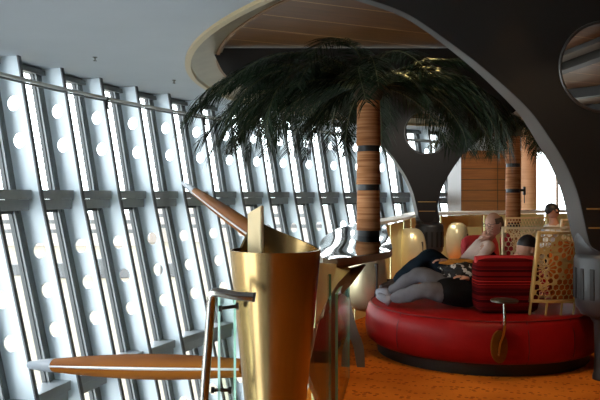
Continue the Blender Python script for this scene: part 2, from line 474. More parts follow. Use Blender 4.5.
# dark curved beams under the brown ceiling, seen through the round hole
def arc_beam(name, c, r, a0, a1, w, z0, z1, n=40):
    bm = bmesh.new(); rings = []
    for k in range(n + 1):
        a = a0 + (a1 - a0) * k / n
        rings.append([bm.verts.new((c[0] + (r + d) * math.cos(a), c[1] + (r + d) * math.sin(a), z)) for d, z in ((-w, z0), (w, z0), (w, z1), (-w, z1))])
    bm.faces.new(rings[0][::-1]); bm.faces.new(rings[-1])
    for a_, b_ in zip(rings, rings[1:]):
        for k in range(4): bm.faces.new((a_[k], a_[(k + 1) % 4], b_[(k + 1) % 4], b_[k]))
    return finish(bm, name, True, 40)
def beam(name, a, b, w, z0, z1, m):
    a, b = Vector((*a, 0)), Vector((*b, 0)); d = b - a
    struct(name, boxes('beam', [(0, d.length, -w, w, z0, z1)], .01), m, None, loc=a, rz=math.atan2(d.y, d.x))
beam('trim_40', (4.45, 15.0), (5.15, 8.9), .11, 3.70, ZC2 + .01, M['ribface'])
beam('trim_41', (4.05, 15.0), (4.85, 8.9), .14, 3.80, ZC2 + .01, M['ribside'])
beam('trim_42', (5.0, 17.2), (8.2, 13.2), .13, 3.66, ZC2 + .01, M['ribface'])
beam('trim_43', (7.2, 19.0), (10.2, 15.5), .13, 3.66, ZC2 + .01, M['ribface'])

# sprinklers on the grey ceiling
sp_me = lathe('sprinkler', [(.035, 0), (.035, -.012), (.014, -.015), (.012, -.05), (.028, -.055), (.028, -.062), (.004, -.068)], 14)
for (px, py), lab in zip(((95, 57), (174, 80)), ('small sprinkler head on the open expanse of grey ceiling', 'small sprinkler head on the grey ceiling close to the brass rim')):
    Y = F * (ZC - EYE) / (HZ - py)
    o = link('sprinkler_head', sp_me.copy(), M['steel'], None, ((px - 300) / F * Y, Y, ZC)); tag(o, lab, 'sprinkler')

# ------------------------------------------------------------------ floors, walls
edge = [(-.95, -4), (-.72, 0), (-.52, 2.6), (-.42, 3.45), (-.22, 3.98), (-.02, 4.75), (.12, 5.9), (.20, 7.2), (.50, 8.4), (.98, 9.3), (2.12, 12.95), (2.72, 13.65), (4.2, 14.45), (5.36, 15.35), (9, 17.6), (17.5, 21)]
struct('floor', prism_xy('floor', edge + [(17.5, -4.5), (-.95, -4.5)], -.03, 0), M['carpet'])
e2 = [(x + .02, y) for x, y in edge]
struct('floor_slab', prism_xy('floor_slab', e2 + [(17.5, -4.5), (-.93, -4.5)], -.45, -.032), M['slab'])
struct('floor_lower', boxes('floor_lower', [(-8, 17.6, -4.6, 25, -7.9, -7.7)]), M['lowfloor'])
struct('wall_rear', boxes('wall_rear', [(-9, 17.6, -4.75, -4.6, -7.9, 4.1)]), M['darkwall'])
struct('wall_right', boxes('wall_right', [(17.5, 17.65, -4.75, 25, -7.9, 4.1)]), M['darkwall'])
# end wall with tall windows
YW = 23.9
struct('wall_end', boxes('wall_end', [(5.2, 7.55, YW, YW + .2, -7.9, 4.1), (7.55, 10.2, YW, YW + .2, -7.9, .55), (7.55, 10.2, YW, YW + .2, 3.4, 4.1), (10.2, 17.6, YW, YW + .2, -7.9, 4.1)]), M['warmwall'])
wo = bpy.data.objects.new('window_60', None); COL.objects.link(wo); wo['kind'] = 'structure'
link('window_frame', boxes('window_frame', [(7.55, 7.63, YW - .03, YW + .15, .55, 3.4), (8.78, 8.82, YW - .03, YW + .15, .55, 3.4), (10.12, 10.2, YW - .03, YW + .15, .55, 3.4), (7.55, 10.2, YW - .03, YW + .15, .55, .63), (7.55, 10.2, YW - .03, YW + .15, 3.32, 3.4)]), M['warmwall'], wo)
link('glass', boxes('glass', [(7.6, 10.15, YW + .06, YW + .07, .6, 3.36)]), M['pane'], wo)
# wood clad kiosk
kx0, kx1, ky = 4.05, 5.75, 17.6
kt = thing('wood_kiosk', 'wood clad block of wide horizontal boards behind the farther palm', 'kiosk', (kx0, ky, 0))
kiosk = link('cladding', boxes('cladding', [(0, kx1 - kx0, 0, 1.6, 0, 2.62)]), M['wood'], kt)
link('fascia', boxes('fascia', [(-.35, kx1 - kx0 + .6, -.25, 1.7, 2.62, 2.95)], .03), M['ceiling'], kt)
wc = link('wood_column', lathe('wood_column', [(.17, 0), (.17, 3.57)], 24), M['woodpale'], None, ((529 - 300) / F * 16.2, 16.2, 0))
tag(wc, 'pale wooden round column between the farther palm trunk and bright window', 'column')

# ------------------------------------------------------------------ outside
struct('ground', prism_xy('ground', [(-160, 0), (-160, 260), (60, 260), (60, 0)], -13.2, -13.0), M['apron'])
gm = bpy.data.objects['ground']
dirs = [(-1.3, 124), ]
def outpt(px, Y): return (px - 300) / F * Y
for n, (pa, pb, Y, h, m) in enumerate([(-400, 20, 126, 2.0, 'barrier'), (44, 82, 122, 2.6, 'barrier'), (96, 128, 122, 3.4, 'barrier'), (160, 182, 124, 2.4, 'barrier')]):
    o = link('concrete_barrier', boxes('concrete_barrier', [(0, outpt(pb, Y) - outpt(pa, Y), 0, 1.2, 0, h)], .15), M[m], None, (outpt(pa, Y), Y, -13))
    tag(o, ['long grey barrier on the sandy ground outside beyond the first fins', 'low grey block outside seen past the first struts of the facade',
            'taller grey block outside on the sandy ground', 'small grey block outside seen left of the brass pod'][n], 'barrier', 'blocks on the apron outside')
for n, (pa, pb, Y, h) in enumerate([(-300, 140, 200, 9), (150, 330, 215, 11)]):
    o = thing('airport_building', ['pale hazy building outside across the sandy apron, longer block', 'pale hazy building outside beyond the sloping brass pod'][n], 'building', (outpt(pa, Y), Y, -13))
    w = outpt(pb, Y) - outpt(pa, Y)
    link('walls', boxes('walls', [(0, w, 0, 12, 0, h), (w * .2, w * .6, 1, 11, h, h + 2.2)]), M['facadeout'], o)
    link('window_strip', boxes('window_strip', [(2, w - 2, -.1, .0, h * .4, h * .4 + 1.1), (2, w - 2, -.1, .0, h * .7, h * .7 + 1.1)]), M['barrier'], o)

# ------------------------------------------------------------------ structural ribs
PM = 127.3                                   # pixels per metre at the near rib
edge_px = [(300, -19), (340, -9), (372, 0), (400, 10), (420, 21), (450, 42), (478, 63), (505, 86), (530, 110), (549, 136), (565, 162), (577, 190), (584, 218), (588, 236)]
prof = [((x - 605) / PM, 1.5 + (195 - y) / PM) for x, y in edge_px]
prof = [(-3.4, 3.74), (-3.2, 3.40), (-2.8, 3.22)] + prof
half = prof + [(-.105, 1.10), (-.05, 1.06)]
# densify for smooth curve (Catmull-Rom on the arch side only)
def smooth(pts, n=5):
    r = []
    for i in range(len(pts) - 1):
        p0 = pts[max(i - 1, 0)]; p1 = pts[i]; p2 = pts[i + 1]; p3 = pts[min(i + 2, len(pts) - 1)]
        for k in range(n):
            t = k / n
            r.append(tuple(.5 * (2 * p1[j] + (p2[j] - p0[j]) * t + (2 * p0[j] - 5 * p1[j] + 4 * p2[j] - p3[j]) * t * t + (3 * p1[j] - p0[j] - 3 * p2[j] + p3[j]) * t ** 3) for j in range(len(p1))))
    r.append(pts[-1]); return r
sh = smooth(half, 5)
def rib_outline(wing):
    right = [(-x, z) for x, z in reversed(sh[:-1]) if -x < wing]
    return sh + right + [(right[-1][0], 3.85), (-3.4, 3.85)]
HOLE = (0, 1.5 + 128 / PM, 45 / PM)
TH = .34
def make_rib(loc, label, wing=3.6):
    outl = rib_outline(wing)
    t = thing('arched_rib', label, 'structural rib', loc, 0, 'arched ribs')
    body = flat2d('rib_body', [outl, circle(*HOLE, 48)], TH - .03)
    xf(body, Matrix.Translation((0, TH / 2 + .015, 0)) @ Matrix.Rotation(PI / 2, 4, 'X'))
    for v in body.vertices:               # the rib thins towards the crown of the arch
        if v.co.y > TH / 2: v.co.y -= .20 * max(0, min(1, (v.co.z - 1.9) / .9))
    for p in body.polygons: p.use_smooth = True
    body.set_sharp_from_angle(angle=math.radians(30))
    link('rib_body', body, M['ribside'], t)
    pl = flat2d('front_plate', [outl, circle(HOLE[0], HOLE[1], HOLE[2], 48)], .026)
    xf(pl, Matrix.Translation((0, .014, 0)) @ Matrix.Rotation(PI / 2, 4, 'X'))
    link('front_plate', pl, M['ribface'], t)
    bm = bmesh.new(); tube_bm(bm, [(HOLE[0] + HOLE[2] * math.cos(2 * PI * k / 48), 0, HOLE[1] + HOLE[2] * math.sin(2 * PI * k / 48)) for k in range(48)], .013, 8, closed=True)
    link('hole_rim', finish(bm, 'hole_rim', True), M['dsteel'], t)
    link('inlay_line', boxes('inlay_line', [(-.145, .145, -.008, .004, 1.385, 1.397), (-.13, .13, -.008, .004, 1.235, 1.247)]), M['goldline'], t)
    # column below: socket, slotted collar, foot
    cy = TH / 2 + .03
    cx = .075
    so = lathe('socket', [(.15, .98), (.19, 1.03), (.195, 1.12), (.17, 1.26), (.14, 1.42), (.12, 1.5)], 32)
    xf(so, Matrix.Translation((cx * .6, cy, 0)))
    link('socket', so, M['collar'], t)
    c = lathe('collar', [(.10, .50), (.17, .53), (.215, .60), (.226, .68), (.228, .98), (.215, 1.02), (.17, 1.05)], 40)
    xf(c, Matrix.Translation((cx, cy, 0))); cl_ = link('collar', c, M['collar'], t)
    bm = bmesh.new()
    for k in range(16):
        a = 2 * PI * k / 16
        vs = box_bm(bm, .20, .2325, -.019, .019, .66, .91, .006)
        vsn = [v for v in bm.verts if not v.tag]
        bmesh.ops.rotate(bm, verts=vsn, cent=(0, 0, 0), matrix=Matrix.Rotation(a, 3, 'Z'))
        for v in vsn: v.tag = True
    s_me = finish(bm, 'slots'); xf(s_me, Matrix.Translation((cx, cy, 0)))
    link('slots', s_me, M['slot'], cl_)
    fo = lathe('foot', [(.085, 0), (.085, .03), (.075, .06), (.07, .2), (.075, .45), (.11, .51)], 32)
    xf(fo, Matrix.Translation((cx, cy, 0))); link('foot', fo, M['collar'], t)
    return t
rib = make_rib((305 / F * 5.5, 5.5, 0), 'huge near dark arched rib with round hole, filling the upper right of the photo')
rib2 = make_rib(((427 - 300) / F * 11.2, 11.2, 0), 'dark rib with round hole and slotted collar standing behind the reclining people', 2.15)

# ------------------------------------------------------------------ brass pod, struts, handrail
PX, PY, = -.13, 3.7
pod = thing('brass_pod', 'tall tapering brass pod with an upright blade in its open top', 'pod', (PX, PY, 0))
bm = bmesh.new(); n = 64; rows = []
def podtop(c, s):
    if s <= .0: return 1.212
    x = c * .24
    if x < -.2: h = 0
    elif x < -.12: h = (x + .2) / .08
    else: h = 1 - ((x + .12) / .36) ** .8
    return 1.212 + .155 * max(0, h) * min(1, s * 2.2)
zs = [0, .2, .45, .7, .9, 1.05, 1.15, 1.0]
def rad(z): return .112 + .128 * (z / 1.21) ** .85
outer = []; inner = []
zfr = [0, .12, .3, .5, .7, .85, .95, 1]
for f in zfr:
    r_ = []; 
    for k in range(n):
        a = 2 * PI * k / n; c, s = math.cos(a), math.sin(a); zt = podtop(c, s); z = f * zt
        r_.append(bm.verts.new((rad(z) * c, rad(z) * s, z)))
    outer.append(r_)
for f in zfr[::-1][:-3]:
    r_ = []
    for k in range(n):
        a = 2 * PI * k / n; c, s = math.cos(a), math.sin(a); zt = podtop(c, s); z = f * zt
        r_.append(bm.verts.new(((rad(z) - .014) * c, (rad(z) - .014) * s, z)))
    inner.append(r_)
rows = outer + inner
for a_, b_ in zip(rows, rows[1:]):
    for k in range(n): bm.faces.new((a_[k], a_[(k + 1) % n], b_[(k + 1) % n], b_[k]))
bm.faces.new(rows[0][::-1]); bm.faces.new(rows[-1])
link('shell', finish(bm, 'shell', True, 50), M['brass'], pod)
bm = bmesh.new()
vs = [bm.verts.new(v) for v in ((-.150, .02, .80), (-.072, -.01, .80), (-.072, -.01, 1.447), (-.150, .02, 1.402))]
vs2 = [bm.verts.new(v.co + Vector((.012, .035, 0))) for v in vs]
bm.faces.new(vs[::-1]); bm.faces.new(vs2)
for k in range(4): bm.faces.new((vs[k], vs[(k + 1) % 4], vs2[(k + 1) % 4], vs2[k]))
bmesh.ops.bevel(bm, geom=list(bm.edges), offset=.006, segments=2, affect='EDGES')
link('blade', finish(bm, 'blade'), M['brass_cream'], pod)

def strut(label, p0, p1, rmid, rend0, rend1, tiplen):
    d = (p1 - p0); L = d.length
    t = thing('wooden_strut', label, 'strut', p0); t.rotation_mode = 'QUATERNION'
    t.rotation_quaternion = d.to_track_quat('X', 'Z')
    n = 24; pts = []; rr = []
    for k in range(n + 1):
        f = k / n; x = tiplen + (L - tiplen) * f
        r = (rend0 + (rmid - rend0) * math.sin(f / .55 * PI / 2)) if f < .55 else (rend1 + (rmid - rend1) * math.cos((f - .55) / .45 * PI / 2))
        pts.append((x, 0, 0)); rr.append(r)
    link('shaft', tube('shaft', pts, rr, 20), M['strut'], t)
    link('tip', tube('tip', [(.0, 0, 0), (.05, 0, 0), (tiplen * .6, 0, 0), (tiplen, 0, 0), (tiplen + .01, 0, 0)], [.35 * rend0, .6 * rend0, .92 * rend0, 1.03 * rend0, .95 * rend0], 18), M['strutmetal'], t)
    for s in (-1, 1):
        # light metal line let into each flank
        pl = [(x, s * r * .985, 0) for (x, _, _), r in zip(pts, rr)]
        link('inlay', tube('inlay', pl, [max(.006, r * .13) for r in rr], 8), M['inlay'], t)
    return t
sA = strut('low level spindle shaped wooden strut crossing from the facade to the brass pod', at(29, 365, 9.30), at(246, 368, 5.6), .125, .085, .07, .95)
sB = strut('raised slanting wooden strut running from the facade fin to the pod top', at(183, 183, 14.2), at(259, 236.5, 4.0), .062, .06, .05, 4.4)

hr = thing('handrail', 'satin steel tube handrail bent over beside the brass pod', 'handrail', (-.5, 3.45, 0))
base = Vector((-.5, 3.45, 0))
hp = [at(197, 492, 3.5), at(204, 400, 3.45), at(208.5, 340, 3.45), at(211, 305, 3.44), at(211.6, 297, 3.43), at(214, 293, 3.42), at(219, 292.5, 3.41), at(235, 295.5, 3.40), at(253.5, 297, 3.40)]
hp[0].z = 0.0; hp[0].x = hp[1].x - .03
sm = smooth([tuple(v) for v in hp], 5)
link('tube', tube('tube', [Vector(p) - base for p in sm], .0225, 16), M['steel'], hr)
e0 = at(253, 297, 3.40) - base
link('end_cap', tube('end_cap', [e0, e0 + Vector((.012, .0, -.002))], .0245, 16), M['dsteel'], hr)
for (xa, ya, xb, yb) in ((219.5, 308.5, 238, 306), (212, 390, 231, 390)):
    b_ = bmesh.new()
    p, q_ = at(xa, ya, 3.5) - base, at(xb, yb, 3.54) - base
    tube_bm(b_, [p, q_], .009, 10); tube_bm(b_, [p - Vector((.004, 0, 0)), p + Vector((.012, 0, 0))], .016, 12); tube_bm(b_, [q_ - Vector((.012, 0, 0)), q_ + Vector((.004, 0, 0))], .018, 12)
    link('standoff', finish(b_, 'standoff', True, 40), M['dsteel'], hr)

def glass_panel(a, b, z0, z1, th, label, cut=None):
    a = Vector((*a, 0)); b = Vector((*b, 0)); d = b - a; L = d.length; rz = math.atan2(d.y, d.x)
    me = boxes('glass_panel', [(0, L, -th / 2, th / 2, z0, z1)])
    me.materials.append(M['railglass']); me.materials.append(M['glassedge'])
    for p in me.polygons: p.material_index = 0 if abs(p.normal.y) > .7 else 1
    o = link('glass_panel', me, None, None, a, rz)
    return tag(o, label, 'glass panel', 'balustrade glass panels')
glass_panel((-.405, 3.50), (-.335, 3.60), 0, 1.0, .016, 'clear glass panel between the bent handrail and the brass pod')
glass_panel((.0, 4.02), (.197, 4.60), 0, .98, .018, 'clear balustrade glass panel right behind the brass pod with green edge')
glass_panel((.247, 4.72), (.40, 5.75), 0, .84, .018, 'clear balustrade glass panel below the polished ledge')

# ------------------------------------------------------------------ polished ledge
lg = thing('polished_ledge', 'wide boat shaped polished metal ledge carrying the nearer palm', 'ledge', (0, 0, 0))
secs = [(5.15, 323, 1.035, 338, 1.035), (5.35, 320.5, 1.04, 356, 1.03), (5.7, 319.5, 1.05, 379, 1.025), (6.05, 319.5, 1.06, 391.5, 1.025), (6.6, 321, 1.07, 391, 1.05), (7.4, 328, 1.09, 388, 1.08),
        (8.2, 340, 1.115, 386, 1.12), (8.9, 357, 1.14, 385, 1.145), (9.3, 372, 1.15, 386, 1.15)]
Ls = []
for (Y, xl, zl, xr, zr) in secs: Ls.append((Y, (xl - 300) / F * Y, zl, (xr - 300) / F * Y, zr))
Ls = smooth(Ls, 4)
bm = bmesh.new(); top = []; bot = []
nt_ = 14
for (Y, xl, zl, xr, zr) in Ls:
    ra, rb = [], []
    w = xr - xl
    for k in range(nt_ + 1):
        t = k / nt_; sag = math.sin(PI * t) ** .8
        x = xl + w * t
        zl_ = zl + (zr - zl) * t
        z = zl_ - .008 * sag + .0012 * math.sin(t * 7 + Y * 1.6)
        ra.append(bm.verts.new((x, Y, z)))
        rb.append(bm.verts.new((x, Y, z - .055 - .03 * sag)))
    top.append(ra); bot.append(rb)
ft = []
for g, flip in ((top, False), (bot, True)):
    for a_, b_ in zip(g, g[1:]):
        for k in range(nt_):
            f_ = bm.faces.new((a_[k], a_[k + 1], b_[k + 1], b_[k]) if flip else (a_[k], b_[k], b_[k + 1], a_[k + 1]))
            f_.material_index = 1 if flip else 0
for k in range(len(top) - 1):
    for j in (0, nt_): bm.faces.new((top[k][j], top[k + 1][j], bot[k + 1][j], bot[k][j])).material_index = 2
for g in (0, -1):
    for k in range(nt_): bm.faces.new((top[g][k], top[g][k + 1], bot[g][k + 1], bot[g][k])).material_index = 2
le_me = finish(bm, 'ledge_top', True, 60)
link('ledge_top', le_me, [M['polish'], M['ledge_under'], M['ledge_edge']], lg)
# brass gusset from the pod to the underside of the ledge
def plate3(name, gp, offv, m):
    bm = bmesh.new()
    va = [bm.verts.new(p) for p in gp]; vb = [bm.verts.new(p + Vector(offv)) for p in gp]
    bm.faces.new(va[::-1]); bm.faces.new(vb)
    for k in range(len(gp)): bm.faces.new((va[k], va[(k + 1) % len(gp)], vb[(k + 1) % len(gp)], vb[k]))
    bmesh.ops.triangulate(bm, faces=[f for f in bm.faces if len(f.verts) > 4])
    return finish(bm, name)
gp = [at(318, 263, 4.0), at(315, 328, 4.0), at(322, 311, 4.25), at(329, 297, 4.6), at(338, 283, 5.0), at(352, 268, 5.45), at(337, 264, 5.2)]
link('gusset', plate3('gusset', gp, (-.05, .03, 0), 0), M['brass_gold'], lg)
gp = [at(350, 269, 5.47), at(366, 265, 5.62), at(352, 284, 5.3), at(340, 296, 4.95), at(331, 307, 4.7), at(323, 318, 4.4), at(327, 301, 4.55), at(338, 284, 5.02)]
link('gusset_edge', plate3('gusset_edge', gp, (-.02, .05, 0), 0), M['bronze'], lg)

# ------------------------------------------------------------------ balustrade with brass panels further along
path = [(.10, 4.9), (.20, 5.9), (.30, 7.0), (.55, 8.1), (.86, 8.75), (1.10, 9.25), (1.63, 11.0), (2.12, 12.85), (2.72, 13.6), (4.2, 14.4), (5.36, 15.3), (7.2, 16.5)]
sp_ = smooth(path, 6)
bal = thing('balustrade', 'curving balustrade of gold panels under a pale top rail', 'balustrade')
zr_ = 1.15
bm = bmesh.new(); rings = []
for i, (x, y) in enumerate(sp_):
    if i < 23: continue
    x2, y2 = sp_[min(i + 1, len(sp_) - 1)]; x1, y1 = sp_[max(i - 1, 0)]
    d = Vector((x2 - x1, y2 - y1, 0)).normalized(); nn = Vector((d.y, -d.x, 0))
    z = zr_ if i > 6 else zr_ + .0
    rings.append([bm.verts.new(Vector((x, y, z)) + nn * u + Vector((0, 0, v))) for u, v in ((-.09, -.05), (.09, -.02), (.09, .015), (-.09, .03))])
bm.faces.new(rings[0][::-1]); bm.faces.new(rings[-1])
for a_, b_ in zip(rings, rings[1:]):
    for k in range(4): bm.faces.new((a_[k], a_[(k + 1) % 4], b_[(k + 1) % 4], b_[k]))
link('top_rail', finish(bm, 'top_rail', True, 30), M['white_rail'], bal)
for j in range(0, len(sp_) - 4, 4):
    seg = sp_[j:j + 5]
    (xa, ya), (xb, yb) = seg[0], seg[4]
    bm = bmesh.new(); fr, bk = [], []
    for i, (x, y) in enumerate(seg):
        t_ = (i / 4) * .94 + .03
        i0 = min(int(t_ * 4), 3); ff = t_ * 4 - i0
        x, y = seg[i0][0] + (seg[i0 + 1][0] - seg[i0][0]) * ff, seg[i0][1] + (seg[i0 + 1][1] - seg[i0][1]) * ff
        ztp = 1.09 if y > 8.7 else .40
        fr.append((bm.verts.new((x, y, .0)), bm.verts.new((x, y, ztp)))); bk.append((bm.verts.new((x - .02, y + .02, .0)), bm.verts.new((x - .02, y + .02, ztp))))
    for g in (fr, bk):
        for a_, b_ in zip(g, g[1:]): bm.faces.new((a_[0], b_[0], b_[1], a_[1]))
    for k in (0, -1): bm.faces.new((fr[k][0], fr[k][1], bk[k][1], bk[k][0]))
    for a_, b_, c_, d_ in zip(fr, fr[1:], bk, bk[1:]): bm.faces.new((a_[1], b_[1], d_[1], c_[1]))
    link('panel', finish(bm, 'panel', True, 40), M['brass_gold'], bal)

# bulging shields
def shield_mesh():
    bm = bmesh.new(); nu, nv = 18, 22; g = []
    for i in range(nv + 1):
        v = -1 + 2 * i / nv
        z = .62 + .335 * math.sin(v * PI / 2)
        c = max(.03, math.cos(v * PI / 2))
        hw = .215 * c ** .55; dp = .17 * c ** .8
        row = []
        for j in range(nu + 1):
            u = -1 + 2 * j / nu
            row.append(bm.verts.new((u * hw, -dp * (1 - abs(u) ** 2.2), z)))
        g.append(row)
    for a_, b_ in zip(g, g[1:]):
        for k in range(nu): bm.faces.new((a_[k], a_[k + 1], b_[k + 1], b_[k]))
    return finish(bm, 'shield', True)
sh_me = shield_mesh()
def shield(loc, rz, label):
    t = thing('brass_shield', label, 'balustrade shield', loc, rz, 'bulging brass shields along the balustrade')
    o = link('shell', sh_me, M['brass_pale'], t)
    md = o.modifiers.new('solid', 'SOLIDIFY'); md.thickness = .03; md.offset = 1
    link('back_post', boxes('back_post', [(.10, .19, .02, .07, 0, .86)], .01), M['bronze'], t)
    link('slot_plate', boxes('slot_plate', [(.125, .165, -.135, -.06, .42, .78)], .008), M['ledge_under'], t)
    return t
s1 = shield((.70, 7.50, 0), -.35, 'pale bulging metal shield under the polished ledge at the sofa end')
s2 = dup(s1, loc=((411 - 300) / F * 10.9, 10.9, 0), rz=.05, label='gold bulging shield directly left of the slotted collar column')
s3 = dup(s1, loc=((457 - 300) / F * 13.1, 13.1, 0), rz=.25, label='gold bulging shield directly right of the slotted collar column')
# crescent post next to the sofa
cp = [at(349, 268, 6.35), at(344, 284, 6.3), at(345, 304, 6.25), at(351, 328, 6.2), at(358, 345, 6.15), at(361, 362, 6.1)]
cp[-1].z = 0
cps = smooth([tuple(p) for p in cp], 4)
bm = bmesh.new(); rings = []
for i, p in enumerate(cps):
    f = i / (len(cps) - 1); w = .034 + .02 * math.sin(PI * f)
    p = Vector(p)
    rings.append([bm.verts.new(p + Vector((dx, dy, 0))) for dx, dy in ((-w, 0), (w, -.01), (w, .02), (-w, .03))])
bm.faces.new(rings[0][::-1]); bm.faces.new(rings[-1])
for a_, b_ in zip(rings, rings[1:]):
    for k in range(4): bm.faces.new((a_[k], a_[(k + 1) % 4], b_[(k + 1) % 4], b_[k]))
o = link('curved_post', finish(bm, 'curved_post', True, 40), M['postgrey'])
tag(o, 'slim curved metal post standing beside the red sofa below the ledge', 'post')
bp = link('reflection_plate', plate3('reflection_plate', [at(319, 322, 4.45), at(330, 300, 4.7), at(337, 292, 4.85), at(338, 400, 4.85), at(321, 405, 4.45), at(308, 372, 4.15)], (-.03, .02, 0), 0), M['bronze'])  # brown plate stands in for a reflection in the balustrade glass
tag(bp, 'added dark brown plate imitating a reflection in the glass beside the brass pod', 'plate')

# ------------------------------------------------------------------ palms
def frond_mesh(name, length, e0, droop, seed, leaf=.37, pairs=72):
    rnd = random.Random(seed); bm = bmesh.new()
    n = 22; pts = [Vector((0, 0, 0))]; tans = []
    side_c = rnd.uniform(-.25, .25)
    for i in range(n):
        s = i / n
        th = e0 - (e0 + droop) * s ** 1.15
        t = Vector((math.cos(th) * math.cos(side_c * s), math.cos(th) * math.sin(side_c * s), math.sin(th)))
        tans.append(t); pts.append(pts[-1] + t * length / n)
    tans.append(tans[-1])
    tube_bm(bm, pts, [.016 * (1 - .85 * i / n) for i in range(n + 1)], 5)
    for f in bm.faces: f.material_index = 1
    for i in range(pairs):
        s = .10 + .90 * i / (pairs - 1)
        fi = s * n; k = min(int(fi), n - 1); fr = fi - k
        p = pts[k].lerp(pts[k + 1], fr); t = tans[k]
        sd = t.cross(Vector((0, 0, 1)));  sd = sd.normalized() if sd.length > 1e-3 else Vector((0, 1, 0))
        up = sd.cross(t)
        L = leaf * (.45 + .75 * math.sin(PI * min(1, .15 + s * .80))) * rnd.uniform(.85, 1.1)
        for sg in (-1, 1):
            d = (t * rnd.uniform(.65, .95) + sd * sg * rnd.uniform(.55, .85) + up * rnd.uniform(-.05, .25)).normalized()
            w = .0115 * rnd.uniform(.8, 1.25)
            q0 = p; prev = None
            m = 4
            for j in range(m + 1):
                u = j / m
                c = q0 + d * L * u + Vector((0, 0, -1)) * L * .44 * u * u
                wd = (t * .9 + Vector((0, 0, rnd.uniform(-.3, .3)))).normalized() * w * (1 - u ** 2.2) * (1 if j else .5)
                cur = (bm.verts.new(c + wd), bm.verts.new(c - wd))
                if prev: bm.faces.new((prev[0], cur[0], cur[1], prev[1]))
                prev = cur
    me = bpy.data.meshes.new(name); bm.to_mesh(me); bm.free()
    me.materials.append(M['frond']); me.materials.append(M['frondstem'])
    return me
fr_me = [frond_mesh('frond', 2.1, .50, 1.0, 1), frond_mesh('frond', 2.05, .30, 1.05, 2), frond_mesh('frond', 1.9, .10, 1.1, 3), frond_mesh('frond', 1.6, -.3, 1.4, 4), frond_mesh('frond', 1.3, .8, .8, 5), frond_mesh('frond', 2.15, .38, .95, 6), frond_mesh('frond', 1.95, .45, 1.5, 7)]

def palm(loc, label, z_base, z_crown, bandz, r, spec, group='artificial palms'):
    t = thing('palm_tree', label, 'palm tree', loc, 0, group)
    zs_ = [z_base] + bandz + [z_crown]
    for a_, b_ in zip(zs_, zs_[1:]):
        pr = [(r * .93, a_ + .045), (r * 1.0, a_ + .05), (r * 1.03, (a_ + b_) / 2), (r * 1.06, b_ - .06), (r * 1.10, b_ - .035), (r * .9, b_ - .03)]
        pr = [(r * .93, a_ + .03), (r * 1.09, a_ + .032), (r * 1.05, a_ + .08), (r * 1.0, b_ - .07), (r * .99, b_ - .032), (r * .9, b_ - .03)]
        if a_ == z_base and z_base > .5: pr = [(rr_, max(zz, a_ + .085 + .002 * q_)) for q_, (rr_, zz) in enumerate(pr)]
        link('trunk_sleeve', lathe('trunk_sleeve', pr, 32), M['trunk'], t)
    for z in zs_[:-1]:
        b = lathe('trunk_band', [(r * .95, z - .045 if z > z_base else z), (r * .97, z - .045 if z > z_base else z), (r * .97, z + (.045 if z > z_base else .10)), (r * .95, z + (.045 if z > z_base else .10))], 32)
        link('trunk_band', b, M['band'], t)
    link('crown_fibre', lathe('crown_fibre', [(r * .9, z_crown - .05), (r * 1.2, z_crown), (r * 1.35, z_crown + .12), (r * 1.0, z_crown + .25), (r * .3, z_crown + .32)], 20), M['husk'], t)
    for (az, kind, sc, tilt) in spec:
        o = link('frond', fr_me[kind], None, t, (r * .5 * math.cos(az), r * .5 * math.sin(az), z_crown + .12))
        o.rotation_euler = (random.uniform(-.25, .25), tilt, az); o.scale = (sc, sc, sc)
    return t
R_ = math.radians
spec1 = []
# azimuth 0 = right, 90 = away, 180 = left, 270 = towards the camera
for az in range(92, 282, 11): spec1.append((R_(az + random.uniform(-5, 5)), random.choice([0, 1, 5]), random.uniform(.90, 1.02), random.uniform(-.08, .10)))
for az in range(96, 226, 15): spec1.append((R_(az + random.uniform(-6, 6)), 2, random.uniform(.8, 1.0), random.uniform(-.1, .05)))
for az in range(120, 215, 30): spec1.append((R_(az + random.uniform(-8, 8)), 3, random.uniform(.55, .75), 0))
for az in range(-28, 92, 13): spec1.append((R_(az + random.uniform(-5, 5)), random.choice([0, 0, 1]), random.uniform(.78, .92), random.uniform(-.05, .12)))
for az in (45, 75): spec1.append((R_(az), 2, .8, .0))
for az in (-24, -6, 12, 33): spec1.append((R_(az), 6, random.uniform(.85, 1.0), random.uniform(-.05, .1)))
for az in (196, 222, 170): spec1.append((R_(az), 6, random.uniform(.85, 1.0), 0))
for az in (296, 318): spec1.append((R_(az), 1, .55, .0))
for az in (20, 75): spec1.append((R_(az), 4, .6, .3))
spec1 = [(a_, k_, s_ * (.80 if R_(232) < a_ else 1), t_ - (.12 if R_(232) < a_ else 0)) for a_, k_, s_, t_ in spec1]
pY = 7.35
z_l = 1.065
palm1 = palm(((368.5 - 300) / F * pY, pY, 0), 'nearer palm with ringed wooden trunk rising from the polished ledge', z_l - .02, 2.52, [1.5 + 8 / F * pY, 1.5 + 47 / F * pY][:0] + [1.58, 1.985], .120, spec1)
spec2 = []
for az in range(0, 360, 14): spec2.append((R_(az + random.uniform(-6, 6)), random.choice([0, 1, 1, 5]), random.uniform(.62, .76), random.uniform(-.05, .12)))
for az in range(10, 360, 24): spec2.append((R_(az + random.uniform(-9, 9)), 6 if not 225 < az < 315 else 2, random.uniform(.55, .75), 0))
palm2 = palm((3.59, 11.8, 0), 'farther palm with slim banded trunk behind the lattice screens', 0, 2.52, [.5, 1.0, 1.57, 2.0], .118, spec2)
hk = link('trunk_clamp', boxes('trunk_clamp', [(.10, .20, -.03, .03, 1.56, 1.60), (.17, .21, -.03, .03, 1.50, 1.64), (.185, .20, -.01, .01, 1.36, 1.5)], .008), M['band'], palm2)

